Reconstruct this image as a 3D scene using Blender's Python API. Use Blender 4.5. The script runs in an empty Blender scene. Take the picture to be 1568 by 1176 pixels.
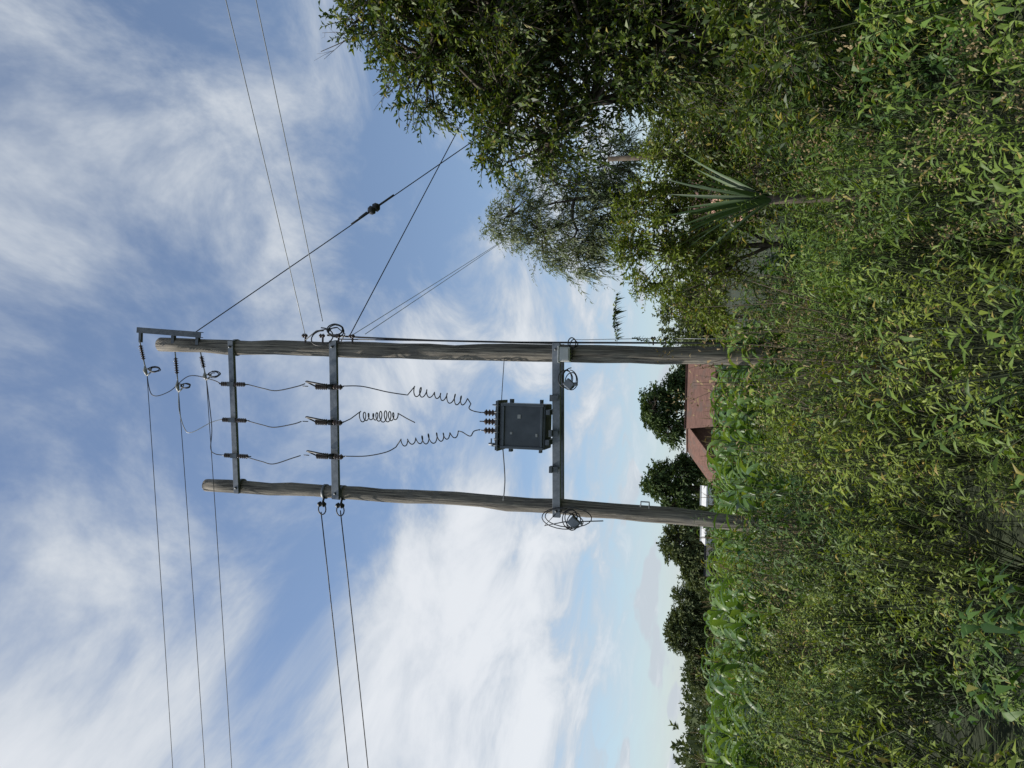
import bpy, math, random
import numpy as np
from mathutils import Vector, Matrix
random.seed(7); rng=np.random.default_rng(11)
scene=bpy.context.scene
col=scene.collection
# ------------------------------------------------------------------ node helpers
class NT:
    def __init__(s,tree): s.t=tree; s.n=tree.nodes; s.l=tree.links
    def new(s,typ,**kw):
        n=s.n.new(typ)
        for k,v in kw.items(): setattr(n,k,v)
        return n
    def link(s,a,b): s.l.new(a,b)
    def put(s,sock,v):
        if hasattr(v,'is_output'): s.l.new(v,sock)
        else: sock.default_value=v
    def math(s,op,a,b=None,c=None,clamp=False):
        n=s.new('ShaderNodeMath',operation=op,use_clamp=clamp)
        s.put(n.inputs[0],a)
        if b is not None: s.put(n.inputs[1],b)
        if c is not None: s.put(n.inputs[2],c)
        return n.outputs[0]
    def mixc(s,f,a,b,mode='MIX'):
        n=s.new('ShaderNodeMix',data_type='RGBA',blend_type=mode)
        s.put(n.inputs[0],f)
        s.put(n.inputs[6],a if hasattr(a,'is_output') else (*a,1))
        s.put(n.inputs[7],b if hasattr(b,'is_output') else (*b,1))
        return n.outputs[2]
    def noise(s,vec,scale,detail=4,rough=.55,dist=0.,lac=2.):
        n=s.new('ShaderNodeTexNoise'); 
        if vec is not None: s.link(vec,n.inputs['Vector'])
        n.inputs['Scale'].default_value=scale; n.inputs['Detail'].default_value=detail
        n.inputs['Roughness'].default_value=rough; n.inputs['Distortion'].default_value=dist
        n.inputs['Lacunarity'].default_value=lac
        return n.outputs[0]
    def sstep(s,v,a,b,o0=0.,o1=1.):
        n=s.new('ShaderNodeMapRange',interpolation_type='SMOOTHSTEP')
        s.put(n.inputs[0],v); n.inputs[1].default_value=a; n.inputs[2].default_value=b
        n.inputs[3].default_value=o0; n.inputs[4].default_value=o1
        return n.outputs[0]
    def ramp(s,f,stops):
        n=s.new('ShaderNodeValToRGB'); s.put(n.inputs[0],f); e=n.color_ramp.elements
        e[0].position=stops[0][0]; e[0].color=(*stops[0][1],1)
        e[1].position=stops[-1][0]; e[1].color=(*stops[-1][1],1)
        for p,c in stops[1:-1]:
            q=e.new(p); q.color=(*c,1)
        return n.outputs[0]
    def comb(s,x,y,z):
        n=s.new('ShaderNodeCombineXYZ')
        for i,v in enumerate((x,y,z)): s.put(n.inputs[i],v)
        return n.outputs[0]

def newmat(name):
    m=bpy.data.materials.new(name); m.use_nodes=True
    m.node_tree.nodes.clear(); t=NT(m.node_tree)
    t.out=t.new('ShaderNodeOutputMaterial'); return m,t

def basic(name,c1,c2,scale=6,rough=.7,metal=0.,stretch=(1,1,1),bump=0.,detail=6,c3=None,lohi=(.3,.7)):
    m,t=newmat(name)
    tc=t.new('ShaderNodeTexCoord'); mp=t.new('ShaderNodeMapping')
    mp.inputs['Scale'].default_value=stretch
    t.link(tc.outputs['Object'],mp.inputs[0])
    n=t.noise(mp.outputs[0],scale,detail,.62)
    c=t.ramp(n,[(lohi[0],c1),(lohi[1],c2)])
    if c3:
        n2=t.noise(tc.outputs['Object'],scale*.37+.3,3)
        c=t.mixc(t.sstep(n2,.5,.7),c,c3)
    b=t.new('ShaderNodeBsdfPrincipled'); t.link(c,b.inputs['Base Color'])
    b.inputs['Roughness'].default_value=rough; b.inputs['Metallic'].default_value=metal
    if bump:
        bp=t.new('ShaderNodeBump'); bp.inputs['Strength'].default_value=bump; bp.inputs['Distance'].default_value=.02
        t.link(n,bp.inputs['Height']); t.link(bp.outputs[0],b.inputs['Normal'])
    t.link(b.outputs[0],t.out.inputs[0]); return m

def leafmat(name,dark,mid,lite,transl=.28,rough=.5,spec=.3,yellow=None,tw=.45):
    m,t=newmat(name)
    g=t.new('ShaderNodeNewGeometry'); at=t.new('ShaderNodeAttribute'); at.attribute_name='tint'
    f=t.math('ADD',t.math('MULTIPLY',g.outputs['Random Per Island'],1-tw),t.math('MULTIPLY',at.outputs['Fac'],tw))
    stops=[(.1,dark),(.5,mid),(.9,lite)]
    c=t.ramp(f,stops)
    if yellow:
        c=t.mixc(t.math('GREATER_THAN',g.outputs['Random Per Island'],.965),c,yellow)
    b=t.new('ShaderNodeBsdfPrincipled'); t.link(c,b.inputs['Base Color'])
    b.inputs['Roughness'].default_value=rough
    b.inputs['Specular IOR Level'].default_value=spec
    tr=t.new('ShaderNodeBsdfTranslucent'); 
    t.link(t.mixc(1.,c,(1.3,1.3,.5),'MULTIPLY'),tr.inputs[0])
    mx=t.new('ShaderNodeMixShader'); mx.inputs[0].default_value=transl
    t.link(b.outputs[0],mx.inputs[1]); t.link(tr.outputs[0],mx.inputs[2])
    t.link(mx.outputs[0],t.out.inputs[0]); return m

M={}
M['weed']=leafmat('weed_leaf',(.028,.06,.012),(.075,.13,.022),(.17,.24,.04),yellow=(.25,.21,.05),transl=.24)
M['weed2']=leafmat('weed_leaf_yellowish',(.05,.08,.012),(.12,.17,.024),(.23,.28,.045),yellow=(.30,.23,.06),transl=.24)
M['weed3']=leafmat('broad_weed_leaf',(.022,.06,.015),(.055,.115,.024),(.12,.20,.04),yellow=(.18,.18,.04),transl=.24)
M['tree']=leafmat('tree_leaf',(.022,.045,.010),(.06,.10,.017),(.15,.19,.032),transl=.25,spec=.4,yellow=(.26,.22,.04),tw=0)
M['grey']=leafmat('feathery_leaf',(.085,.115,.055),(.135,.17,.085),(.19,.22,.12),transl=.28,tw=0)
M['far']=leafmat('distant_leaf',(.03,.06,.02),(.055,.09,.028),(.09,.13,.04),transl=.15,rough=.7,spec=.2,tw=0)
M['far2']=leafmat('distant_olive_leaf',(.05,.07,.03),(.08,.105,.04),(.12,.145,.06),transl=.15,rough=.7,spec=.2,tw=0)
M['maize']=leafmat('maize_leaf',(.05,.105,.03),(.09,.165,.042),(.17,.25,.06),transl=.28,rough=.4)
M['sisal']=leafmat('sword_leaf',(.03,.055,.022),(.045,.085,.03),(.07,.11,.045),transl=.08,rough=.5,tw=0)
M['seed']=leafmat('dry_seed',(.13,.09,.045),(.21,.155,.08),(.31,.25,.14),transl=.1,rough=.8,spec=.1)
M['stem']=basic('green_stem',(.03,.045,.015),(.06,.07,.025),8)
M['twig']=basic('dry_twig',(.10,.075,.05),(.2,.16,.11),8)
M['bark']=basic('bark',(.045,.035,.025),(.12,.095,.07),10,.9,bump=.5)
M['wood']=basic('weathered_pole_wood',(.045,.040,.035),(.32,.285,.235),11,.9,stretch=(4,4,.13),bump=1.,c3=(.15,.138,.122),lohi=(.36,.66),detail=8)
M['steel']=basic('galvanised_steel',(.13,.145,.165),(.23,.25,.275),12,.5,.5)
M['dsteel']=basic('dull_steel',(.08,.09,.10),(.15,.165,.18),12,.55,.5)
M['tank']=basic('transformer_paint',(.04,.05,.06),(.075,.088,.10),5,.45,.1)
M['tankrib']=basic('transformer_rib_paint',(.06,.073,.085),(.09,.105,.12),5,.45,.1)
M['porc']=basic('brown_porcelain',(.035,.022,.018),(.06,.035,.028),5,.25)
M['black']=basic('black_cable',(.012,.012,.013),(.025,.025,.026),5,.5)
M['alu']=basic('aluminium_wire',(.35,.36,.37),(.5,.51,.52),5,.45,.5)
M['lwire']=basic('pale_wire',(.30,.31,.32),(.42,.43,.44),5,.5,.3)
M['white']=basic('white_plastic',(.45,.46,.45),(.6,.61,.6),5,.5)
M['label']=basic('metal_label',(.25,.25,.24),(.4,.4,.38),20,.5)
M['roof']=basic('rusty_tile_roof',(.08,.04,.03),(.19,.10,.075),2.5,.95,stretch=(1,6,1),c3=(.10,.07,.058))
M['brick']=basic('house_brick',(.12,.075,.055),(.2,.13,.10),6,.9)
M['plaster']=basic('white_plaster',(.62,.62,.60),(.78,.78,.76),2,.9)
M['peach']=basic('peach_plaster',(.52,.30,.22),(.62,.38,.29),2,.9)
M['droof']=basic('dark_metal_roof',(.02,.02,.022),(.04,.04,.042),3,.8)
M['wroof']=basic('pale_sheet_roof',(.5,.5,.5),(.66,.66,.66),3,.6)
M['glass']=basic('window_glass',(.02,.025,.03),(.04,.045,.05),3,.1)

# ------------------------------------------------------------------ mesh helpers
class MB:
    def __init__(s): s.v=[]; s.f=[]; s.m=[]; s.sm=[]
    def add(s,vs,fs,mi=0,smooth=False):
        o=len(s.v); s.v+= [tuple(v) for v in vs]
        for f in fs: s.f.append(tuple(i+o for i in f)); s.m.append(mi); s.sm.append(smooth)
    def tube(s,pts,rad,seg=6,mi=0,caps=True,smooth=True,jit=0):
        pts=[Vector(p) for p in pts]; n=len(pts)
        if not hasattr(rad,'__len__'): rad=[rad]*n
        vs=[];fs=[]
        t0=(pts[1]-pts[0]).normalized()
        u=t0.orthogonal().normalized()
        for i,p in enumerate(pts):
            t=(pts[min(i+1,n-1)]-pts[max(i-1,0)]).normalized()
            u=(u-t*u.dot(t)); u=u.normalized() if u.length>1e-6 else t.orthogonal().normalized()
            w=t.cross(u)
            for k in range(seg):
                a=2*math.pi*k/seg; rr=rad[i]*(1+random.uniform(-jit,jit))
                vs.append(p+(u*math.cos(a)+w*math.sin(a))*rr)
        for i in range(n-1):
            for k in range(seg):
                a=i*seg+k; b=i*seg+(k+1)%seg
                fs.append((a,b,b+seg,a+seg))
        if caps:
            fs.append(tuple(range(seg))[::-1]); fs.append(tuple((n-1)*seg+k for k in range(seg)))
        s.add(vs,fs,mi,smooth)
    def box(s,c,size,mi=0,rot=None,bev=0):
        c=Vector(c); hx,hy,hz=[q/2 for q in size]
        vs=[]
        for x in (-hx,hx):
            for y in (-hy,hy):
                for z in (-hz,hz):
                    v=Vector((x,y,z)); 
                    if rot: v=rot@v
                    vs.append(c+v)
        s.add(vs,[(0,1,3,2),(4,6,7,5),(0,4,5,1),(2,3,7,6),(0,2,6,4),(1,5,7,3)],mi)
    def lathe(s,p1,p2,prof,seg=12,mi=0):
        p1=Vector(p1);p2=Vector(p2); d=p2-p1
        s.tube([p1+d*t for t,_ in prof],[r for _,r in prof],seg,mi)
    def insul(s,p1,p2,core,shed,n,mi=0,seg=12):
        prof=[]
        for i in range(n):
            a=(i+.15)/n; b=(i+.5)/n; c=(i+.62)/n
            prof+=[(a,core),(b,shed),(c,shed*.9),((i+.66)/n,core)]
        s.lathe(p1,p2,[(0,core)]+prof+[(1,core)],seg,mi)
    def channel(s,p1,p2,h,w,th=.012,mi=0,front=-1):
        p1=Vector(p1);p2=Vector(p2); d=p2-p1; L=d.length; x=d.normalized()
        z=Vector((0,0,1)); z=(z-x*z.dot(x)).normalized(); y=z.cross(x)
        if y.y<0: y=-y
        R=Matrix((x,y,z)).transposed(); c=(p1+p2)/2
        s.box(c,(L,th,h),mi,R)
        s.box(c+y*(w/2+th/2+.001)+z*(h/2-th/2),(L,w,th),mi,R)
        s.box(c+y*(w/2+th/2+.001)-z*(h/2-th/2),(L,w,th),mi,R)
    def obj(s,name,mats,parent=None,bevel=0):
        me=bpy.data.meshes.new(name); me.from_pydata(s.v,[],s.f); 
        for m in mats: me.materials.append(m)
        me.polygons.foreach_set('material_index',s.m); me.polygons.foreach_set('use_smooth',s.sm); me.update()
        o=bpy.data.objects.new(name,me); col.objects.link(o)
        if parent: o.parent=parent
        if bevel:
            b=o.modifiers.new('b','BEVEL'); b.width=bevel; b.segments=2; b.limit_method='ANGLE'
        return o
def empty(name,loc=(0,0,0)):
    e=bpy.data.objects.new(name,None); e.location=loc; col.objects.link(e); e.empty_display_size=.1; return e

def nrm(a): return a/np.maximum(np.linalg.norm(a,axis=-1,keepdims=True),1e-9)

def npmesh(name,parts,mats):
    """parts: (verts, faces, matindex[, tint])"""
    V=[];loops=[];starts=[];T=[];mi=[];o=0;ls=0
    for q in parts:
        v,f,m=q[:3]
        if len(v)==0: continue
        V.append(v); k=f.shape[1]; loops.append((f+o).ravel()); T.append(np.full(len(v),q[3] if len(q)>3 else .5))
        starts.append(ls+np.arange(len(f))*k); mi.append(np.full(len(f),m))
        ls+=len(f)*k; o+=len(v)
    V=np.concatenate(V);loops=np.concatenate(loops);starts=np.concatenate(starts);mi=np.concatenate(mi);T=np.concatenate(T)
    me=bpy.data.meshes.new(name)
    me.vertices.add(len(V)); me.vertices.foreach_set('co',V.astype(np.float32).ravel())
    me.loops.add(len(loops)); me.loops.foreach_set('vertex_index',loops.astype(np.int32))
    me.polygons.add(len(starts)); me.polygons.foreach_set('loop_start',starts.astype(np.int32))
    me.polygons.foreach_set('material_index',mi.astype(np.int32))
    a=me.attributes.new('tint','FLOAT','POINT'); a.data.foreach_set('value',T.astype(np.float32))
    for m in mats: me.materials.append(m)
    me.update(calc_edges=True)
    return me
def leaves(P,D,N,L,W,fold=.25,droop=.15,simple=False):
    n=len(P); D=nrm(D); S=nrm(np.cross(D,N)); U=np.cross(S,D)
    L=L[:,None];W=W[:,None]; dz=np.array([0,0,-1.])
    T=P+D*L+dz*L*droop
    Lf=P+D*L*.42+S*W*.5+U*W*fold; Rt=P+D*L*.42-S*W*.5+U*W*fold
    if simple:
        V=np.stack([P,Lf,T,Rt],1).reshape(-1,3); b=np.arange(n)[:,None]*4
        return V,b+np.array([[0,1,2,3]])
    Mi=P+D*L*.5+U*L*.06
    V=np.stack([P,Mi,T,Lf,Rt],1).reshape(-1,3); b=np.arange(n)[:,None]*5
    F=np.concatenate([b+np.array([[0,1,3]]),b+np.array([[3,1,2]]),b+np.array([[0,4,1]]),b+np.array([[4,2,1]])])
    return V,F
def prisms(A,B,ra,rb):
    n=len(A); D=nrm(B-A); X=nrm(np.cross(D,np.array([.3,.9,.31]))); Y=np.cross(D,X)
    vs=[]
    for P,r in((A,ra),(B,rb)):
        for k in range(3):
            a=2*math.pi*k/3; vs.append(P+(X*math.cos(a)+Y*math.sin(a))*r)
    V=np.stack(vs,1).reshape(-1,3); b=np.arange(n)[:,None]*6
    F=np.concatenate([b+np.array([[k,(k+1)%3,3+(k+1)%3,3+k]]) for k in range(3)])
    return V,F
def sprigs(S,D,Ln,nl,L,W,spread=.9,start=.15,droop=.15,curve=.15,simple=False,r=.003,tip=True,upn=.6,star=False):
    n=len(S); D=nrm(D); dz=np.array([0,0,-1.])
    t=np.linspace(start,1,nl)[None,:]+rng.uniform(-.02,.02,(n,nl))
    if star: t=start+(1-start)*np.clip((t-start)/(1-start),0,1)**.55
    P=S[:,None]+D[:,None]*(Ln[:,None]*t)[...,None]+dz*(curve*Ln[:,None]*t**2)[...,None]
    X=nrm(np.cross(D,rng.normal(size=(n,3)))); Y=np.cross(D,X)
    ph=np.arange(nl)[None,:]*2.4+rng.uniform(0,6.3,(n,1))
    R=X[:,None]*np.cos(ph)[...,None]+Y[:,None]*np.sin(ph)[...,None]
    if star:
        LD=D[:,None]*(-.05+.85*t**2)[...,None]+R*1.0+rng.normal(0,.18,(n,nl,3))
    else:
        sp=spread*(1.25-.75*t)[...,None] if tip else spread
        LD=D[:,None]*(.75)+R*sp+rng.normal(0,.16,(n,nl,3))
    Nn=np.array([0,0,1.])*upn+D[:,None]*.5+rng.normal(0,.3,(n,nl,3))
    sz=rng.uniform(.7,1.3,(n,1))
    LL=L*sz*rng.uniform(.65,1.2,(n,nl))*(1.1-.35*t); WW=LL*W*rng.uniform(.8,1.2,(n,nl))
    lv=leaves(P.reshape(-1,3),LD.reshape(-1,3),Nn.reshape(-1,3),LL.ravel(),WW.ravel(),.22,droop,simple)
    E=S+D*Ln[:,None]+dz*curve*Ln[:,None]
    Mi=S+D*Ln[:,None]*.5+dz*(curve*.25*Ln[:,None])
    p1=prisms(S,Mi,r,r*.8);p2=prisms(Mi,E,r*.8,r*.4)
    return lv,p1,p2
def xform(parts,loc,rz,sc,tilt,tint):
    cz,sz=math.cos(rz),math.sin(rz)
    Rz=np.array([[cz,-sz,0],[sz,cz,0],[0,0,1.]])
    cx_,sx_=math.cos(tilt[0]),math.sin(tilt[0]); cy_,sy_=math.cos(tilt[1]),math.sin(tilt[1])
    Rx=np.array([[1,0,0],[0,cx_,-sx_],[0,sx_,cx_]]); Ry=np.array([[cy_,0,sy_],[0,1,0],[-sy_,0,cy_]])
    A=(Rx@Ry@Rz)*np.array(sc)[None,:]
    L=np.array(loc)
    return [(v@A.T+L,f,m,tint) for v,f,m in parts]

# ------------------------------------------------------------------ camera
F=1132.; th=math.atan(301/F); rho=math.radians(1.4)
cd=bpy.data.cameras.new('camera'); cam=bpy.data.objects.new('camera',cd); col.objects.link(cam); scene.camera=cam
r=Vector((1,0,0)); f=Vector((0,math.cos(th),math.sin(th))); p=Vector((0,-math.sin(th),math.cos(th)))
r2=r*math.cos(rho)+p*math.sin(rho); p2=p*math.cos(rho)-r*math.sin(rho)
R=Matrix((-p2,r2,-f)).transposed().to_4x4(); R.translation=Vector((0,0,1.8)); cam.matrix_world=R
cd.sensor_width=36; cd.lens=36*F/1568; cd.clip_start=.05; cd.clip_end=6000

# ------------------------------------------------------------------ sun + world
el=math.radians(56); az=math.radians(-92)
sd=Vector((math.sin(az)*math.cos(el),math.cos(az)*math.cos(el),math.sin(el)))
sl=bpy.data.lights.new('sun','SUN'); sl.energy=5.0; sl.angle=math.radians(.6); sl.color=(1,.95,.86)
so=bpy.data.objects.new('sun',sl); so.rotation_euler=sd.to_track_quat('Z','Y').to_euler(); so.location=(0,0,50); col.objects.link(so)
w=bpy.data.worlds.new('World'); scene.world=w; w.use_nodes=True; w.node_tree.nodes.clear(); t=NT(w.node_tree)
sky=t.new('ShaderNodeTexSky',sky_type='NISHITA'); sky.sun_disc=False; sky.sun_elevation=el; sky.sun_rotation=az
sky.air_density=1.0; sky.dust_density=.4; sky.ozone_density=1.5
tc=t.new('ShaderNodeTexCoord'); sx=t.new('ShaderNodeSeparateXYZ'); t.link(tc.outputs['Generated'],sx.inputs[0])
X,Y,Z=sx.outputs
zc=t.math('ADD',t.math('MAXIMUM',Z,0.),.10)
qx=t.math('DIVIDE',X,zc); qy=t.math('DIVIDE',Y,zc)
q=t.comb(qx,qy,0.)
mp=t.new('ShaderNodeMapping'); mp.inputs['Rotation'].default_value=(0,0,math.radians(52)); mp.inputs['Scale'].default_value=(1.,.58,1); mp.inputs['Location'].default_value=(4.3,1.7,0)
t.link(q,mp.inputs[0])
n1=t.noise(mp.outputs[0],2.3,7,.62,.5)
n2=t.noise(q,.8,1,.5)
dens=t.math('ADD',t.math('MULTIPLY',n1,.84),t.math('MULTIPLY',n2,.29))
def blob(x0,z0,rx,rz,amp):
    a=t.math('DIVIDE',t.math('SUBTRACT',X,x0),rx); b=t.math('DIVIDE',t.math('SUBTRACT',Z,z0),rz)
    d=t.math('ADD',t.math('MULTIPLY',a,a),t.math('MULTIPLY',b,b))
    return t.math('MULTIPLY',t.sstep(d,0.,1.6,1.,0.),amp)
for bl in [(-.44,.30,.32,.14,.26),(-.22,.50,.22,.11,-.06),(.12,.2,.5,.14,.02),(.16,.42,.10,.08,-.06),(-.44,.62,.25,.14,.10),(.30,.68,.3,.14,-.05)]:
    dens=t.math('ADD',dens,blob(*bl))
cov=t.sstep(dens,.46,.70)
cov=t.math('MULTIPLY',cov,t.sstep(Z,.06,.16,.25,1.))
az_=t.math('ARCTAN2',X,Y)
cq=t.comb(t.math('MULTIPLY',az_,9.),t.math('MULTIPLY',Z,26.),0.)
n3=t.noise(cq,1.,3,.5)
band=t.math('MULTIPLY',t.sstep(Z,.0,.03),t.sstep(Z,.09,.17,1.,0.))
cum=t.math('MULTIPLY',t.sstep(n3,.53,.60),band)
cum=t.math('MULTIPLY',cum,.85)
fac=t.math('MAXIMUM',t.math('MULTIPLY_ADD',cov,.84,.06),cum)
cc=t.mixc(t.sstep(dens,.55,.85),(4.2,4.6,5.1),(6.3,6.45,6.65))
haze=t.sstep(Z,0.,.22,.5,0.)
skc=t.mixc(haze,sky.outputs[0],(3.3,4.2,5.2))
fc=t.mixc(fac,skc,cc)
bg=t.new('ShaderNodeBackground'); bg.inputs[1].default_value=.135; t.link(fc,bg.inputs[0])
wo=t.new('ShaderNodeOutputWorld'); t.link(bg.outputs[0],wo.inputs[0])
try:
    w.cycles.sampling_method='MANUAL'; w.cycles.sample_map_resolution=256
except Exception as ex: print(ex)
scene.view_settings.view_transform='Standard'; scene.view_settings.look='None'; scene.view_settings.exposure=0

# ------------------------------------------------------------------ ground
gm=basic('soil_and_grass',(.010,.013,.006),(.03,.045,.014),1.5,.95,c3=(.025,.03,.014))
b=MB(); b.add([(-2500,-2500,0),(2500,-2500,0),(2500,2500,0),(-2500,2500,0)],[(0,1,2,3)]); b.obj('ground',[gm])

# ------------------------------------------------------------------ utility poles
def pole(name,pts,r0,r1,seed):
    random.seed(seed)
    b=MB(); n=26; P=[]; Rr=[]
    zs=np.linspace(pts[0][2],pts[-1][2],n)
    zz=[q[2] for q in pts]; xs=[q[0] for q in pts]; ys=[q[1] for q in pts]
    for z in zs:
        x=np.interp(-z,[-q for q in zz],xs)+random.uniform(-.012,.012); y=np.interp(-z,[-q for q in zz],ys)
        k=(zs[0]-z)/(zs[0]-zs[-1]); P.append((x,y,z)); Rr.append(r0+(r1-r0)*k+random.uniform(-.008,.008))
    b.tube(P,Rr,16,0,jit=.04)
    b.tube([P[0],(P[0][0],P[0][1],P[0][2]+.02)],[Rr[0]*.93,Rr[0]*.88],14,0)
    return b
rp=empty('utility_pole'); lp=empty('utility_pole.001')
b=pole('wood',[(.56,11.17,11.3),(.525,11.17,9.87),(.50,11.17,7.4),(.48,11.17,5.65),(.49,11.17,4.06),(.48,11.17,3.07),(.48,11.17,1.58),(.49,11.17,-.3)],.122,.138,3)
b.obj('wooden_shaft',[M['wood']],rp)
b=pole('wood',[(-1.96,11.47,10.5),(-1.925,11.47,8.05),(-1.90,11.47,5.7),(-1.92,11.47,4.06),(-1.93,11.47,2.55),(-1.98,11.47,1.34),(-2.0,11.47,-.3)],.108,.125,5)
b.obj('wooden_shaft',[M['wood']],lp)
b=MB()
for z in (9.74,7.82,4.06): 
    b.tube([(.515-.0*z,11.17,z-.03),(.515,11.17,z+.03)],.146,16)
b.obj('steel_bands',[M['dsteel']],rp)
b=MB()
for z in (9.76,7.85,4.05,8.12,7.78):
    b.tube([(-1.925,11.47,z-.025),(-1.925,11.47,z+.025)],.128,16)
b.obj('steel_bands',[M['dsteel']],lp)
b=MB()
b.channel((.72,11.0,10.33),(.80,11.0,11.66),.10,.06,.012)
b.box((.70,11.03,11.60),(.24,.05,.05)); b.box((.65,11.08,10.45),(.2,.06,.06)); b.box((.67,11.08,10.95),(.2,.06,.06))
b.obj('angle_iron_bracket',[M['dsteel']],rp)
def loops(b,c,rx,rz,n,rad=.011,y=0,jx=.06):
    pts=[];m=22
    ex=[(random.uniform(.75,1.2),random.uniform(.75,1.2),random.uniform(-jx,jx),random.uniform(-jx,jx)) for _ in range(n+1)]
    for i in range(n*m+1):
        k=i//m; a=2*math.pi*(i%m)/m; k2=min(k+1,n); f_=(i%m)/m
        e=[ex[k][j]*(1-f_)+ex[k2][j]*f_ for j in range(4)]
        pts.append((c[0]+e[2]+rx*e[0]*math.cos(a),c[1]+.03*math.sin(a*1.3+k)+y,c[2]+e[3]+rz*e[1]*math.sin(a)))
    b.tube(pts,rad,5)
random.seed(21)
b=MB()
cp=[(.73,11.0,7.9),(.70,11.02,7.3),(.66,11.05,6.0),(.645,11.05,4.6),(.65,11.05,3.6),(.66,11.05,2.0),(.66,11.05,.2)]
b.tube(cp,.015,6)
b.tube([(.67,11.03,7.7),(.655,11.03,6.1),(.63,11.03,4.1)],.010,5)
b.obj('down_cable',[M['black']],rp)
b=MB()
loops(b,(.78,11.0,7.78),.10,.13,3); loops(b,(.70,11.0,8.0),.13,.22,1)
b.tube([(.62,11,7.65),(.75,10.95,7.55),(.86,11,7.72),(.8,11,8.1),(.65,11,8.3)],.01,5)
loops(b,(.66,10.98,3.78),.07,.06,2,.009); 
b.obj('cable_loops',[M['black']],rp)
b=MB()
for z in (8.31,7.99,7.7,7.45): b.insul((.72,11.0,z-.04),(.72,11.0,z+.05),.022,.038,2); b.box((.66,11.02,z),(.12,.03,.02),0)
for z in (2.42,2.60): b.insul((.72,11.0,z-.035),(.72,11.0,z+.035),.018,.032,2); b.box((.67,11.03,z),(.1,.02,.02),0)
b.obj('spool_insulators',[M['porc']],rp)
b=MB(); b.tube([(.72,11,2.55),(.69,10.98,3.6),(.69,10.98,3.75)],.006,4); b.tube([(.72,11,2.4),(.72,11,1.2)],.006,4)
b.obj('earth_wire',[M['lwire']],rp)
fb=empty('fuse_box')
b=MB(); b.box((.465,10.96,3.90),(.22,.13,.17)); b.obj('housing',[M['white']],fb,.012)
b=MB(); b.box((.465,10.96,3.99),(.25,.16,.02)); b.box((.465,10.888,3.90),(.18,.012,.13)); b.obj('lid',[M['white']],fb,.004)
b=MB()
for x in (.40,.45,.5,.54): b.tube([(x,10.95,3.82),(x,10.95,3.78)],.016,8)
b.obj('cable_glands',[M['black']],fb)
def meter(name,c,seed,sc=1.):
    random.seed(seed); e=empty(name)
    b=MB(); b.box(c,(.12*sc,.09*sc,.14*sc),0,Matrix.Rotation(.7,3,'Y')); b.tube([(c[0],c[1],c[2]-.06),(c[0],c[1],c[2]-.13)],.03,8)
    b.obj('body',[M['steel']],e,.01)
    b=MB()
    loops(b,(c[0]+.05,c[1],c[2]+.02),.13*sc,.10*sc,4,.008,jx=.08); b.obj('cable_loops',[M['black']],e)
    return e
meter('cable_splice_box',(.02,10.92,3.82),4)
meter('cable_splice_box.001',(-2.10,11.22,3.75),9,1.15)
random.seed(33); b=MB(); loops(b,(-2.1,11.2,3.9),.14,.33,2,.008,jx=.1)
b.tube([(-2.0,11.3,4.05),(-2.18,11.2,4.2),(-2.1,11.2,3.9),(-2.05,11.25,3.3)],.009,5); b.obj('hanging_cable',[M['black']],lp)
b=MB(); b.tube([(-1.8,11.3,2.75),(-1.72,11.25,2.74),(-1.72,11.25,2.62),(-1.82,11.3,2.62)],.012,5); b.obj('step_bracket',[M['dsteel']],lp)
b=MB()
for z in (8.10,7.76):
    b.tube([(-2.0,11.4,z),(-2.15,11.32,z)],.018,6)
    b.insul((-2.12,11.32,z+.07),(-2.12,11.32,z-.07),.03,.05,2)
    pts=[(-2.2+.09*math.cos(a),11.3,z-.02+.07*math.sin(a)) for a in np.linspace(0,5.6,14)]
    b.tube(pts,.011,5)
b.obj('line_clamps',[M['black']],lp)

# ------------------------------------------------------------------ crossarms
def arm(name,p1,p2,h,both=False):
    e=empty(name); b=MB(); b.channel(p1,p2,h,.055,.010)
    if both: b.channel((p1[0],p1[1]+.34,p1[2]+.01),(p2[0],p2[1]+.34,p2[2]+.01),h,.055,.010)
    b.obj('steel_channel',[M['steel']],e,.003)
    b=MB()
    for q in (p1,p2):
        s=1 if q is p2 else -1
        b.tube([(q[0]+s*.1,q[1]-.03,q[2]),(q[0]+s*.1,q[1]+.36,q[2])],.012,6)
        b.tube([(q[0]+s*.1,q[1]-.03,q[2]),(q[0]+s*.1,q[1]-.012,q[2])],.024,6)
    b.obj('through_bolts',[M['dsteel']],e); return e
arm('steel_crossarm',(.62,11.0,9.74),(-2.04,11.3,9.76),.10)
arm('steel_crossarm.001',(.64,11.0,7.80),(-2.02,11.3,7.84),.13)
arm('steel_crossarm.002',(.64,11.0,4.05),(-2.06,11.3,4.04),.12,True)

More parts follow.
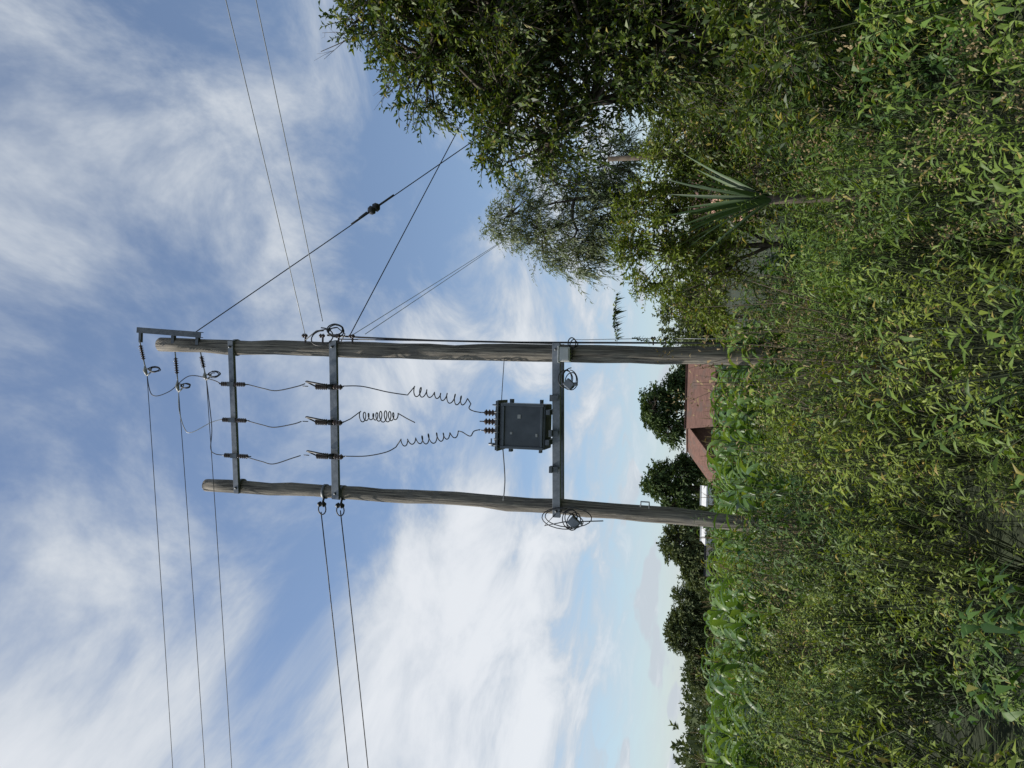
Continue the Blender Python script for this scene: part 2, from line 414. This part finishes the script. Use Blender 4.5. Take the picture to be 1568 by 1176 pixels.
# ------------------------------------------------------------------ insulators and fuses
for i,(x,y,z) in enumerate([(-.12,11.08,9.75),(-.74,11.14,9.75),(-1.36,11.2,9.74)]):
    e=empty('surge_arrester' if i==0 else 'surge_arrester.%03d'%i)
    b=MB(); b.insul((x,y-.05,z+.03),(x,y-.05,z+.17),.022,.042,4); b.insul((x,y-.05,z-.30),(x,y-.05,z-.10),.022,.042,5)
    b.obj('ribbed_sheds',[M['porc']],e)
    b=MB(); b.tube([(x,y-.05,z-.36),(x,y-.05,z+.21)],.010,6); b.box((x,y-.05,z-.03),(.08,.06,.13)); b.obj('clamp',[M['dsteel']],e)
for i,(x,y,z) in enumerate([(-.10,11.08,7.80),(-.69,11.14,7.82),(-1.26,11.2,7.82)]):
    e=empty('fuse_cutout' if i==0 else 'fuse_cutout.%03d'%i)
    b=MB(); b.insul((x-.02,y-.06,z+.08),(x-.02,y-.06,z+.30),.03,.055,6); b.insul((x-.02,y-.06,z-.18),(x-.02,y-.06,z-.03),.03,.05,3); b.obj('ribbed_sheds',[M['porc']],e)
    b=MB(); b.tube([(x+.06,y-.15,z+.42),(x-.01,y-.1,z-.02)],.016,8); b.tube([(x-.02,y-.06,z+.30),(x+.06,y-.15,z+.44)],.013,6)
    b.box((x-.02,y-.04,z+.03),(.09,.08,.06)); b.tube([(x-.02,y-.06,z-.18),(x-.0,y-.1,z-.24)],.012,6)
    b.tube([(x-.02,y-.06,z+.44),(x-.02,y-.06,z+.54)],.008,5)
    b.obj('fuse_tube_and_clamps',[M['black']],e)
starts=[((.62,11.0,11.60),(-.01,11.0,11.42)),((.42,11.04,10.88),(-.28,11.02,10.77)),((.42,11.04,10.36),(-.06,11.02,10.21))]
for i,(a,c) in enumerate(starts):
    a=Vector(a);c=Vector(c); e=empty('strain_insulator' if i==0 else 'strain_insulator.%03d'%i); d=c-a
    b=MB(); b.insul(a+d*.15,a+d*.55,.018,.042,7); b.obj('ribbed_sheds',[M['porc']],e)
    b=MB(); b.tube([a,a+d*.15],.012,6); b.tube([a+d*.55,a+d*.75],.012,6)
    b.tube([a+d*.72,a+d*.86+Vector((0,0,.02)),c],[.012,.036,.016],8)
    b.tube([a+d*.8,a+d*.82+Vector((0,0,-.12)),c+Vector((.05,0,-.06)),c],.014,6)
    b.obj('shackle_and_clamp',[M['label']],e)
    b=MB(); random.seed(i); loops(b,c+Vector((.10,0,-.14)),.045,.10,3,.008,jx=.03); b.obj('wire_tail',[M['black']],e)

# ------------------------------------------------------------------ wires
cnt={}
def wire(name,pts,rad,mat,sag=0):
    pts=[Vector(q) for q in pts]
    if len(pts)==2 and sag:
        a,c=pts; pts=[a.lerp(c,k/30)+Vector((0,0,-4*sag*(k/30)*(1-k/30))) for k in range(31)]
    b=MB(); b.tube(pts,rad,6); k=cnt.get(name,0); cnt[name]=k+1
    return b.obj(name if k==0 else '%s.%03d'%(name,k),[M[mat]])
def ext(a,c,k): a=Vector(a);c=Vector(c); return a+(c-a)*k
for a,c in [((-.01,11.0,11.42),(-7.47,12,11.49)),((-.28,11.02,10.77),(-7.36,12,10.78)),((-.06,11.02,10.21),(-7.27,12,10.2))]:
    wire('power_line',[a,ext(a,c,6)+Vector((0,0,1.1))],.0065,'black',.32)
for a,c in [((-2.25,11.3,8.1),(-7.47,13,8.34)),((-2.2,11.3,7.74),(-7.41,13,7.93))]:
    wire('power_line',[a,ext(a,c,6)+Vector((0,0,.6))],.010,'black',.2)
wire('power_line',[(.74,11,8.31),ext((.74,11,8.31),(5.09,8.6,8.3),4)],.007,'lwire',.12)
wire('power_line',[(.96,11,7.99),ext((.96,11,7.99),(5.18,8.84,8.0),4)],.007,'lwire',.12)
wire('power_line',[(.75,11,7.42),ext((.75,11,7.42),(4.03,19.7,7.4),4)],.006,'lwire',.15)
wire('power_line',[(.75,11,7.22),ext((.75,11,7.22),(4.13,19.5,7.1),4)],.006,'lwire',.15)
wire('guy_wire',[(.73,11,10.5),(9.85,16,0)],.009,'black',.03)
wire('guy_wire',[(.71,11,7.5),ext((.71,11,7.5),(4.81,13,6.37),6.4)],.009,'black',.03)
c=Vector((.73,11,10.5)).lerp(Vector((9.85,16,0)),.262); d=(Vector((9.85,16,0))-Vector((.73,11,10.5))).normalized()
e=empty('guy_strain_insulator')
b=MB(); b.lathe(c-d*.12,c+d*.12,[(0,.03),(.15,.075),(.4,.085),(.5,.055),(.6,.085),(.85,.075),(1,.03)],10); b.obj('egg_insulator',[M['black']],e)
b=MB(); b.tube([c-d*.5,c-d*.1],.018,6); b.tube([c+d*.1,c+d*.45],.018,6); b.tube([c-d*.3+Vector((0,0,.03)),c-d*.1+Vector((0,0,.05))],.014,5); b.obj('guy_grips',[M['black']],e)
def smooth(pts,k=8):
    P=[Vector(q) for q in pts]; P=[P[0]]+P+[P[-1]]; out=[]
    for i in range(1,len(P)-2):
        for j in range(k):
            u=j/k; a,b_,c_,d_=P[i-1],P[i],P[i+1],P[i+2]
            out.append(.5*((2*b_)+(c_-a)*u+(2*a-5*b_+4*c_-d_)*u*u+(3*b_-a-3*c_+d_)*u**3))
    out.append(P[-2]); return out
wire('jumper_wire',smooth([(-.01,11,11.42),(-.35,11,11.30),(-.28,11,10.95),(0,11,10.55),(-.05,11,10.1),(-.12,11.03,9.92)]),.008,'black')
wire('jumper_wire',smooth([(-.28,11.02,10.77),(-.6,11.02,10.75),(-.93,11.05,10.65),(-.98,11.05,10.5),(-.8,11.08,10.15),(-.74,11.09,9.95)]),.008,'alu')
wire('jumper_wire',smooth([(-.06,11.02,10.21),(-.4,11.02,10.15),(-.9,11.05,10.10),(-1.25,11.1,10.15),(-1.34,11.12,10.08),(-1.36,11.15,9.93)]),.008,'black')
for (x1,z1),(x2,z2) in [((-.12,9.4),(-.08,8.3)),((-.74,9.4),(-.71,8.35)),((-1.36,9.4),(-1.28,8.35))]:
    wire('dropper_wire',smooth([(x1,11.05,z1),(x1-.06,11.05,z1-.3),(x1-.09,11.05,(z1+z2)/2),(x2-.05,11.02,z2+.15),(x2,11.02,z2)]),.009,'black')
def coil(a,c,r,n,seed):
    random.seed(seed); a=Vector(a);c=Vector(c); pts=[]; m=14; ax=(c-a).normalized(); u=ax.cross(Vector((0,1,.3))).normalized(); v=ax.cross(u)
    for i in range(n*m+1):
        k=i/(n*m); al=2*math.pi*i/m; rr=r*(.85+.25*math.sin(k*9+seed))
        pts.append(a.lerp(c,k+.012*math.sin(k*17+seed))+u*rr*math.cos(al)+v*rr*math.sin(al))
    return pts
tx=11.12
c1=coil((-.15,tx,6.40),(-.30,tx,5.48),.075,8,1)
wire('coiled_jumper_wire',smooth([(-.10,11.0,7.56),(-.10,tx,7.3),(-.18,tx,6.85),(-.22,tx,6.5)],6)+c1+smooth([(-.33,tx,5.42),(-.40,tx,5.45),(-.44,tx,5.38),(-.46,tx,5.26)],5),.009,'black')
c2=coil((-.60,tx,7.32),(-.57,tx,6.66),.085,9,2)
wire('coiled_jumper_wire',smooth([(-.69,11.05,7.58),(-.64,tx,7.5)],6)+c2+smooth([(-.55,tx,6.6),(-.60,tx,6.5),(-.66,tx,6.36)],5),.009,'black')
c3=coil((-1.0,tx,6.58),(-.82,tx,5.62),.075,8,3)
wire('coiled_jumper_wire',smooth([(-1.26,11.1,7.58),(-1.24,tx,7.2),(-1.16,tx,6.85),(-1.07,tx,6.68)],6)+c3+smooth([(-.78,tx,5.55),(-.84,tx,5.42),(-.76,tx,5.36),(-.73,tx,5.26)],5),.009,'black')
wire('tie_wire',smooth([(.42,11.08,4.88),(.1,11.1,4.90),(-.27,11.12,4.92)]),.006,'dsteel')
wire('tie_wire',smooth([(-1.03,11.2,4.90),(-1.5,11.25,4.87),(-1.85,11.3,4.9)]),.009,'dsteel')

# ------------------------------------------------------------------ transformer
tr=empty('distribution_transformer')
x0,x1,z0,z1=-1.0,-.30,4.19,4.93; cx=(x0+x1)/2; yf,yb=11.05,11.50; cy=(yf+yb)/2
b=MB(); b.box((cx,cy,(z0+z1)/2),(x1-x0,yb-yf,z1-z0)); b.obj('tank',[M['tank']],tr,.02)
b=MB(); b.box((cx,cy,z1+.015),(x1-x0+.09,yb-yf+.09,.022)); b.box((cx,cy,z1+.042),(x1-x0+.07,yb-yf+.07,.024)); b.obj('lid_flange',[M['tankrib']],tr,.005)
b=MB()
for x in np.linspace(x0+.04,x1-.04,7):
    b.tube([(x,yf-.03,z1-.01),(x,yf-.03,z1+.07)],.011,6)
b.obj('lid_bolts',[M['dsteel']],tr)
b=MB()
for x in (x0+.02,x1-.02): b.box((x,yf-.018,(z0+z1)/2),(.04,.034,z1-z0-.06))
b.box((cx,yf-.016,z1-.07),(x1-x0-.09,.03,.035)); b.box((cx,yf-.016,z0+.06),(x1-x0-.09,.03,.035))
for s in (x0-.035,x1+.035):
    b.box((s,cy,z1-.14),(.06,.10,.05)); b.box((s,cy,z0+.12),(.06,.10,.04))
for x in np.linspace(x0+.08,x1-.08,9): b.box((x,yb+.07,(z0+z1)/2),(.018,.13,z1-z0-.16))
b.obj('stiffeners_and_fins',[M['tankrib']],tr,.004)
b=MB(); b.box((x1-.20,yf-.008,z0+.42),(.06,.012,.05)); b.box((x0+.22,yf-.008,z0+.14),(.05,.012,.03)); b.box((x0+.24,yf-.008,z1-.2),(.035,.012,.035)); b.obj('name_plates',[M['label']],tr)
b=MB()
for x in (-.46,-.60,-.74):
    b.insul((x,11.13,z1+.05),(x,11.13,z1+.26),.03,.055,4); 
for x in (-.50,-.64,-.78,-.90): b.insul((x,11.38,z1+.05),(x,11.38,z1+.16),.025,.04,2)
b.obj('bushings',[M['porc']],tr)
b=MB()
for x in (-.46,-.60,-.74): b.tube([(x,11.13,z1+.26),(x,11.13,z1+.34)],.010,6)
b.tube([(-.95,11.12,z1+.05),(-.95,11.12,z1+.18)],.022,8); b.tube([(-.95,11.12,z1+.14),(-.86,11.12,z1+.14)],.012,6)
for x in (x0+.03,x1-.03): b.box((x,11.08,z1+.085),(.02,.06,.06))
b.obj('terminals_and_valve',[M['steel']],tr)
b=MB()
for x in (-.20,-.74,-1.30): b.box((x,11.09 if x>-1 else 11.17,4.11),(.10,.14,.05)); b.box((x,11.02-(x+.2)*.11,4.05),(.09,.02,.10)); 
b.box((-.42,cy,4.155),(.08,.5,.06)); b.box((-.88,cy,4.155),(.08,.5,.06))
b.obj('mounting_feet',[M['dsteel']],tr,.003)

# ------------------------------------------------------------------ vegetation prototypes
def arr(*a): return np.array(a,dtype=float)
MI={'weed':0,'weed2':1,'weed3':2,'seed':3,'stem':4,'twig':5}
def bush(seed,h=1.2,R=.5,nsh=60,leafL=.10,leafW=.19,mat='weed',nl=15,seeds=0.,shl=(.14,.26),simple=False,tall=5,curve=.12,droop=.3,stem='stem'):
    """leafy herb: shoots growing out of a common root to the surface of an uneven dome"""
    global rng; rng=np.random.default_rng(seed)
    ss=[];dd=[];ll=[]; A=[];B=[]
    lob=[(rng.uniform(0,6.28),rng.uniform(.75,1.25)) for _ in range(5)]
    for i in range(nsh):
        a=rng.uniform(0,6.28); c=rng.uniform(.0,1.)**.75; el_=math.asin(min(1,c))
        k=1.
        for la,lk in lob: k+= .14*lk*math.cos(3*(a-la)+el_*4)
        o=np.array([math.cos(a)*math.cos(el_),math.sin(a)*math.cos(el_),0])
        E=np.array([o[0]*R*k,o[1]*R*k,h*(.30+.70*math.sin(el_))*(.78+.22*k)])
        if i<tall: E=np.array([rng.normal(0,R*.45),rng.normal(0,R*.45),h*rng.uniform(1.05,1.25)])
        L=rng.uniform(*shl)*h
        d=nrm(o*.9+arr(0,0,.3+1.0*math.sin(el_))+rng.normal(0,.35,3)) if i>=tall else nrm(arr(0,0,1)+rng.normal(0,.25,3))
        s=E-d*L; ss.append(s); dd.append(d); ll.append(L)
        root=np.array([E[0]*.25,E[1]*.25,h*.1]); A.append(root); B.append(s)
    S=np.array(ss);D=np.array(dd);Ln=np.array(ll)
    lv,p1,p2_=sprigs(S,D,Ln,nl,leafL,leafW,start=.0,droop=droop,curve=curve,simple=simple,star=True,r=.0022)
    st=prisms(np.array(A),np.array(B),.004,.0025); sm=MI[stem]
    parts=[(*lv,MI[mat]),(*p1,sm),(*p2_,sm),(*st,sm)]
    if seeds>0:
        E=S+nrm(D)*(Ln[:,None]+.03); E=E[rng.random(len(E))<seeds]
        n=20; P=(E[:,None]+rng.normal(0,.028,(len(E),n,3))).reshape(-1,3)
        sv=leaves(P,rng.normal(0,1,(len(P),3))+arr(0,0,.8),rng.normal(0,1,(len(P),3)),np.full(len(P),.018),np.full(len(P),.009),simple=True)
        parts.append((*sv,MI['seed']))
    return parts
def protos(simple,sd=0):
    k=.8 if simple else 1
    return [bush(sd+1,simple=simple,nsh=int(100*k),nl=12,leafL=.088),
     bush(sd+2,h=1.15,leafL=.12,leafW=.18,nsh=int(78*k),nl=12,mat='weed',simple=simple,droop=.4),
     bush(sd+3,h=1.2,leafL=.062,leafW=.27,nsh=int(150*k),mat='weed2',simple=simple,nl=12),
     bush(sd+4,h=1.25,leafL=.078,leafW=.22,seeds=.45,mat='weed',nsh=int(115*k),simple=simple,nl=12),
     bush(sd+5,h=1.05,leafL=.115,leafW=.34,mat='weed3',nsh=int(70*k),nl=10,simple=simple,droop=.45),
     bush(sd+6,h=1.3,leafL=.09,leafW=.18,mat='weed2',nsh=int(100*k),seeds=.1,simple=simple,R=.42,tall=10,nl=12),
     bush(sd+8,h=1.25,leafL=.05,leafW=.3,mat='seed',nsh=int(90*k),seeds=.3,simple=simple,R=.42,tall=20,nl=5,stem='twig',shl=(.25,.4))]
near=[protos(False),protos(False,20)]; farp=[protos(True,40),protos(True,60)]
rs=random.Random(8)
def hn(x,y): return .5*math.sin(x*1.5+1.2*y+.5)+.5*math.sin(2.3*y-1.9*x+2.)
y=1.65; k=0; UP=[]
while y<12.5:
    st=(.80 if y<5.5 else .70)+.008*y; half=.60*y+1.0
    x=-half+rs.uniform(0,.7)
    while x<half:
        px=x+rs.uniform(-.22,.22); py=y+rs.uniform(-.22,.22); d=math.hypot(px,py)
        g=hn(px,py); sp_=math.sin(px*.9+2.1*math.sin(py*.6+1))+.6*math.sin(py*1.3+px*.4)+rs.uniform(-.6,.6)
        if d>1.55 and not (py>10.6 and px<1.0) and not (rs.random()<.07 and d<7):
            if px>.3: order=[3,0,1,3,4,2]
            else: order=[5,2,4,0,2,1]
            typ=order[min(5,max(0,int((sp_+1.8)/3.6*6)))]
            if d<2.8 and typ in (2,5): typ=rs.choice([1,0,4])
            if rs.random()<.03 or (abs(px+1.9)<.7 and 8<py<10.6 and rs.random()<.5): typ=6
            s=1.0+.22*g+rs.uniform(-.24,.18)
            if d<2.6: s=min(s*.9,1.06)
            if d>5: s=max(.85,s)*1.08
            if px<.9 and py>7: s*=.88
            w_=rs.uniform(.85,1.15); pr=(near if d<5.2 else farp)[rs.randint(0,1)][typ]
            UP+=xform(pr,(px,py,rs.uniform(-.1,0)),rs.uniform(0,6.28),(s*w_,s*w_,s),(rs.uniform(-.2,.2),rs.uniform(-.2,.2)),rs.random()); k+=1
        x+=st
    y+=st*.9
print('weeds',k)
me=npmesh('undergrowth',UP,[M[q] for q in ('weed','weed2','weed3','seed','stem','twig')])
o=bpy.data.objects.new('undergrowth',me); col.objects.link(o)
def strip(P,wd):
    n=len(P); V=[];Fc=[]
    for i,(p_,s_,u_) in enumerate(P):
        V+=[p_-s_*wd[i]+u_*wd[i]*.4,p_,p_+s_*wd[i]+u_*wd[i]*.4]
    for i in range(n-1):
        a=3*i; Fc+=[(a,a+1,a+4,a+3),(a+1,a+2,a+5,a+4)]
    return np.array(V),np.array(Fc)
def maize(seed,h=1.55):
    g=np.random.default_rng(seed); parts=[]
    for i in range(12):
        z=h*(.2+.75*i/12); a=(i%2)*math.pi+g.normal(0,.5)+seed; L=g.uniform(.55,.9)*(1 if i<9 else .75)
        o=np.array([math.cos(a),math.sin(a),0]); s=np.array([-o[1],o[0],0]); up=g.uniform(.75,1.15); P=[];wd=[]
        pos=np.array([0,0,z]); an=up
        for k_ in range(8):
            P.append((pos.copy(),s,np.array([0,0,1.]))); wd.append(.052*math.sin(math.pi*min(1,(k_+.8)/8.2))**.6+.002)
            pos=pos+(o*math.cos(an)+np.array([0,0,1])*math.sin(an))*L/7; an-=g.uniform(.2,.38)
        parts.append((*strip(P,wd),0))
    parts.append((*prisms(arr([0,0,0]),arr([0,0,h]),.014,.006),1))
    if seed%3==0:
        A=np.repeat(arr([0,0,h*.97]),5,0); B=A+g.normal(0,.06,(5,3))+arr(0,0,.15); parts.append((*prisms(A,B,.004,.003),2))
    return parts
mz=[maize(i,1.36+.04*i) for i in range(7)]
MP=[]
for row in range(14):
    yy=10.4+row*.85
    for i in range(70):
        xx=-16+i*.42+rs.uniform(-.1,.1)
        if xx>1.2 or xx<-.62*yy-1: continue
        MP+=xform(rs.choice(mz),(xx,yy+rs.uniform(-.15,.15),0),rs.uniform(0,6.28),(1,1,rs.uniform(.90,1.16)),(rs.uniform(-.1,.1),rs.uniform(-.1,.1)),rs.random())
o=bpy.data.objects.new('maize_field',npmesh('maize_field',MP,[M['maize'],M['stem'],M['seed']])); col.objects.link(o)
# ------------------------------------------------------------------ trees
def tree(name,seed,base,trunk_top,lobes,nclump,ntw,nl,leafL,leafW,mat,twl=(.25,.5),tr=.12,droop=.2,simple=True,curve=.3,shell=.45,upb=.2,spread=.9):
    global rng; rng=np.random.default_rng(seed); random.seed(seed)
    e=empty(name); base=Vector(base); top=Vector(trunk_top)
    w_=np.array([l[3]*l[4]*l[5] for l in lobes])**.67; w_/=w_.sum(); C=[];O=[]
    for i in range(nclump):
        l=lobes[rng.choice(len(lobes),p=w_)]
        d=rng.normal(size=3); d/=np.linalg.norm(d); rr=(shell+(1-shell)*rng.random()**.6)
        C.append([l[0]+d[0]*l[3]*rr,l[1]+d[1]*l[4]*rr,l[2]+d[2]*l[5]*rr]); O.append(d)
    C=np.array(C);O=np.array(O)
    b=MB()
    n=9; tp=[base.lerp(top,i/(n-1))+Vector((random.uniform(-1,1),random.uniform(-1,1),0))*tr*.5*(0<i<n-1) for i in range(n)]
    b.tube(tp,[tr*(1.25-.75*i/(n-1)) for i in range(n)],9,0,jit=.05)
    hubs=[]
    for l in lobes:
        c=Vector(l[:3]); s=tp[random.randint(n//2,n-1)]
        pts=[s.lerp(c,k/5)+Vector((random.uniform(-1,1),random.uniform(-1,1),random.uniform(-1,1)))*.06*(c-s).length*(0<k<5) for k in range(6)]
        b.tube(pts,[tr*.5*(1-.13*k) for k in range(6)],6,0); hubs+=pts[2:]
    for c in C:
        c=Vector(c); h=min(hubs,key=lambda q:(q-c).length); m=h.lerp(c,.5)+Vector((random.uniform(-1,1),random.uniform(-1,1),random.uniform(0,1)))*.08*(h-c).length
        b.tube([h,m,c],[tr*.16,tr*.11,tr*.05],4,0,caps=False)
    b.obj('trunk_and_limbs',[M['bark']],e)
    S=np.repeat(C,ntw,0)+rng.normal(0,.05*twl[1]*2,(nclump*ntw,3)); D=nrm(rng.normal(size=S.shape))*.9+np.repeat(O,ntw,0)*.6+arr(0,0,upb)
    Ln=rng.uniform(twl[0],twl[1],len(S))
    lv,p1,p2_=sprigs(S,D,Ln,nl,leafL,leafW,spread=spread,start=.1,droop=droop,curve=curve,simple=simple,r=max(.003,tr*.03))
    me=npmesh('foliage',[(*lv,0),(*p1,1),(*p2_,1)],[M[mat],M['bark']])
    o=bpy.data.objects.new('foliage',me); o.parent=e; col.objects.link(o); return e
tree('broadleaf_tree',41,(5.3,7.6,-.1),(4.9,7.4,3.6),
 [(4.9,7.4,3.9,1.7,1.5,1.3),(3.6,6.9,3.9,.95,1.0,.8),(4.3,7.0,4.75,1.1,1.0,.55),(2.75,7.0,3.75,.65,.7,.35),(3.3,7.0,2.9,.75,.8,.6),(4.4,7.0,2.3,1.4,1.3,1.3),(3.3,7.0,4.6,.55,.6,.35),(5.8,7.6,4.4,1.5,1.4,1.0),(3.35,6.9,2.2,.8,.8,.65),(3.75,6.9,5.15,.5,.5,.22),(2.35,7.0,3.3,.3,.4,.25)],
 860,9,13,.08,.40,'tree',(.22,.48),.17)
random.seed(5); b=MB()
def twig(p,d,L,r_,depth):
    q1=p+d*L*.5+Vector((random.uniform(-1,1),random.uniform(-1,1),random.uniform(-1,1)))*L*.08; q2=q1+(d+Vector((random.uniform(-.3,.3),random.uniform(-.3,.3),random.uniform(-.3,.3)))).normalized()*L*.5
    b.tube([p,q1,q2],[r_,r_*.75,r_*.4],4,caps=False)
    if depth:
        for _ in range(2):
            twig(p.lerp(q2,random.uniform(.4,.95)),(d+Vector((random.uniform(-.8,.8),random.uniform(-.4,.4),random.uniform(-.8,.8)))).normalized(),L*.55,r_*.5,depth-1)
twig(Vector((3.7,6.9,5.1)),Vector((-.5,0,.85)).normalized(),.75,.008,2)
twig(Vector((3.35,6.9,4.8)),Vector((-.7,.1,.5)).normalized(),.55,.006,1)
e=bpy.data.objects['broadleaf_tree']; b.obj('dead_twigs',[M['bark']],e)
tree('feathery_tree',42,(3.6,13.2,-.1),(3.35,13.1,4.2),
 [(3.1,13,5.35,.45,.5,.5),(2.75,13,4.75,.5,.6,.4),(3.6,13,4.5,.6,.6,.4),(2.45,13,4.15,.45,.5,.25),(3.9,13,3.6,.6,.6,.5),(3.0,13,3.7,.6,.6,.35)],
 200,7,13,.11,.22,'grey',(.25,.55),.07,curve=.55,droop=.5)
tree('hedge_shrub',43,(1.9,9.8,0),(1.8,9.8,1.7),
 [(1.75,9.8,2.3,.55,.6,.7),(1.35,9.8,1.9,.6,.6,.5),(2.3,9.8,2.2,.6,.6,.8),(3.0,10,2.1,.7,.7,.6)],
 200,8,10,.085,.34,'weed2',(.2,.4),.05)
tree('hedge_shrub.001',47,(3.6,9,0),(3.6,9,1.7),
 [(3.2,8.8,1.5,.8,.7,.6),(4.2,9.2,1.8,.9,.7,.7),(2.4,8.4,1.3,.7,.6,.5)],
 160,8,10,.085,.34,'tree',(.2,.4),.05)
tree('small_tree',44,(1.9,20,0),(1.9,20,2.2),[(1.9,20,2.35,.75,.7,.7),(1.5,20,1.9,.6,.6,.5)],70,8,9,.13,.4,'far2',(.25,.45),.05)
tree('small_tree.001',45,(7.0,20,0),(7.0,20,2.4),[(7.0,20,2.6,1.0,.8,.9),(6.3,20,2.2,.8,.6,.6),(8.0,20,2.4,1.1,.8,.9)],120,8,9,.13,.4,'far2',(.3,.5),.06)
tree('understory_shrub',46,(3.3,5.2,0),(3.3,5.2,1.2),[(3.2,5.2,1.4,.9,.8,.7),(2.6,5.6,1.2,.7,.7,.5),(4.0,5.8,1.5,1.0,.9,.8)],180,9,11,.09,.3,'tree',(.2,.4),.05)
tree('background_tree',51,(-1.6,60,0),(-1.5,60,5),[(-1.6,60,5.9,1.6,1.7,1.0),(-3.1,60,4.7,1.2,1.4,.9),(-.3,60,4.6,1.3,1.4,1.0),(.6,60,3.3,1.2,1.5,.9)],180,7,8,.34,.5,'far',(.4,.9),.22)
tree('background_tree.001',52,(-6.6,50,0),(-6.6,50,4),[(-6.2,50,4.9,.9,1.0,.8),(-7.5,50,3.6,1.2,1.1,.9),(-5.5,50,3.4,.9,1.1,.9)],140,7,8,.30,.5,'far',(.4,.8),.2)
tree('background_tree.002',53,(-9.8,45,0),(-9.8,45,2.6),[(-9.2,45,3.2,1.0,1.1,.9),(-10.5,45,2.4,1.1,1.1,.6)],110,7,8,.28,.5,'far2',(.35,.7),.15)
tree('background_tree.003',54,(-17,55,0),(-17,55,2.6),[(-15.7,55,2.9,1.3,1.3,.9),(-17.6,55,3.1,1.4,1.3,1.1),(-20,55,2.1,1.6,1.2,.7)],190,7,8,.30,.5,'far2',(.4,.8),.2)
tree('garden_shrub',55,(-7,38,0),(-7,38,1),[(-7.1,38,1.0,.7,.5,.55),(-5.0,38,.9,.6,.5,.5),(-8.6,38,1.0,.8,.5,.45)],90,7,8,.18,.4,'far',(.3,.5),.06)
rng=np.random.default_rng(77); S=[]
for i in range(1300):
    d=rng.uniform(75,190); az2=rng.uniform(-.75,.75); x=d*math.sin(az2); yy=d*math.cos(az2)
    hgt=1.6+d*.015+2.2*max(0,math.sin(x*.11)+math.sin(x*.053+1)+.6*math.sin(x*.31))*(.3+.7*rng.random())
    for k in range(5): S.append([x+rng.normal(0,1.5),yy+rng.normal(0,1.5),rng.uniform(0,1)**.8*hgt])
S=np.array(S); D=rng.normal(size=S.shape)+arr(0,0,.5)
lv,p1,p2_=sprigs(S,D,np.full(len(S),1.0),9,.8,.5,simple=True,r=.02)
o=bpy.data.objects.new('distant_trees',npmesh('distant_trees',[(*lv,0)],[M['far2']])); col.objects.link(o)
def sword(name,loc,seed,n=26,L=1.15):
    g=np.random.default_rng(seed); parts=[]
    for i in range(n):
        a=g.uniform(0,6.28); o=np.array([math.cos(a),math.sin(a),0]); s=np.array([-o[1],o[0],0]); an=g.uniform(.85,1.5); l=L*g.uniform(.6,1.1)
        pos=o*.03; P=[];wd=[]
        for k_ in range(7):
            P.append((pos.copy(),s,-o)); wd.append(.021*(1-(k_/6)**2.2)+.001); pos=pos+(o*math.cos(an)+np.array([0,0,1])*math.sin(an))*l/6; an-=g.uniform(0,.1)
        parts.append((*strip(P,wd),0))
    b_=prisms(arr([0,0,-1.3]),arr([0,0,.05]),.05,.05); parts.append((*b_,1))
    o=bpy.data.objects.new(name,npmesh(name,parts,[M['sisal'],M['bark']])); o.location=loc; col.objects.link(o)
sword('yucca_plant',(1.72,7.0,1.3),3,26,1.05)
rng=np.random.default_rng(9); e=empty('climbing_vine')
S=arr([.62,10.95,3.12],[.8,10.93,3.16],[1.0,10.93,3.17],[.66,10.98,2.6],[.66,10.98,2.2]); D=arr([1,0,.05],[1,0,0],[1,0,-.1],[.2,-.1,1],[.1,-.1,1])
lv,p1,p2_=sprigs(S,D,np.array([.3,.3,.35,.3,.4]),30,.10,.4,droop=.6,curve=.02)
o=bpy.data.objects.new('leaves',npmesh('vine',[(*lv,0),(*p1,1),(*p2_,1)],[M['tree'],M['stem']])); o.parent=e; col.objects.link(o)
# ------------------------------------------------------------------ buildings
def house(name,cx,cy,w,d,hw,hr,wall,roof,ang=0,over=.35):
    e=empty(name,(cx,cy,0)); e.rotation_euler=(0,0,ang)
    b=MB(); b.box((0,0,hw/2),(w,d,hw)); 
    b.add([(-w/2,-d/2,hw),(-w/2,d/2,hw),(-w/2,0,hw+hr*.93)],[(0,1,2)]); b.add([(w/2,-d/2,hw),(w/2,d/2,hw),(w/2,0,hw+hr*.93)],[(0,2,1)]); b.obj('walls',[M[wall]],e)
    b=MB(); W=w/2+over; 
    for s in (-1,1):
        y0=s*(d/2+over); z0_=hw-hr*over/(d/2)
        b.add([(-W,y0,z0_),(W,y0,z0_),(W,0,hw+hr),(-W,0,hw+hr),(-W,y0,z0_-.08),(W,y0,z0_-.08),(W,0,hw+hr-.08),(-W,0,hw+hr-.08)],[(0,1,2,3),(7,6,5,4),(0,4,5,1),(1,5,6,2),(0,3,7,4)])
    b.box((0,0,hw+hr+.03),(2*W+.02,.22,.08))
    b.obj('roof',[M[roof]],e)
    b=MB()
    for x in (-w*.33,0,w*.38): b.box((x,-d/2-.012,hw*.58),(min(.7,w*.2),.05,.8))
    b.obj('windows',[M['glass']],e)
    b=MB()
    b.box((w*.18,-d/2-.02,.7),(w*.18,.06,1.4)); b.obj('door',[M['droof']],e)
house('tile_roof_house',-.3,46,3.6,5.0,1.65,1.45,'brick','roof',.12)
house('tile_roof_house.001',-3.1,47,2.2,5.0,1.4,1.6,'brick','roof',-.9)
house('white_house',-6.0,43,.9,2.4,1.8,.25,'plaster','wroof',.1,.1)
house('white_house.001',-8.05,43,.8,2.4,1.8,.2,'plaster','wroof',0,.1)
house('dark_roof_shed',-9.4,42,1.0,3,1.25,.5,'brick','droof',.2)
house('peach_house',8.6,31,2.6,4,2.2,.4,'peach','roof',.1)
b=MB(); b.tube([(3.12,10.2,-.2),(3.14,10.2,3.22)],[.05,.035],8,jit=.05); b.obj('wooden_post',[M['bark']])
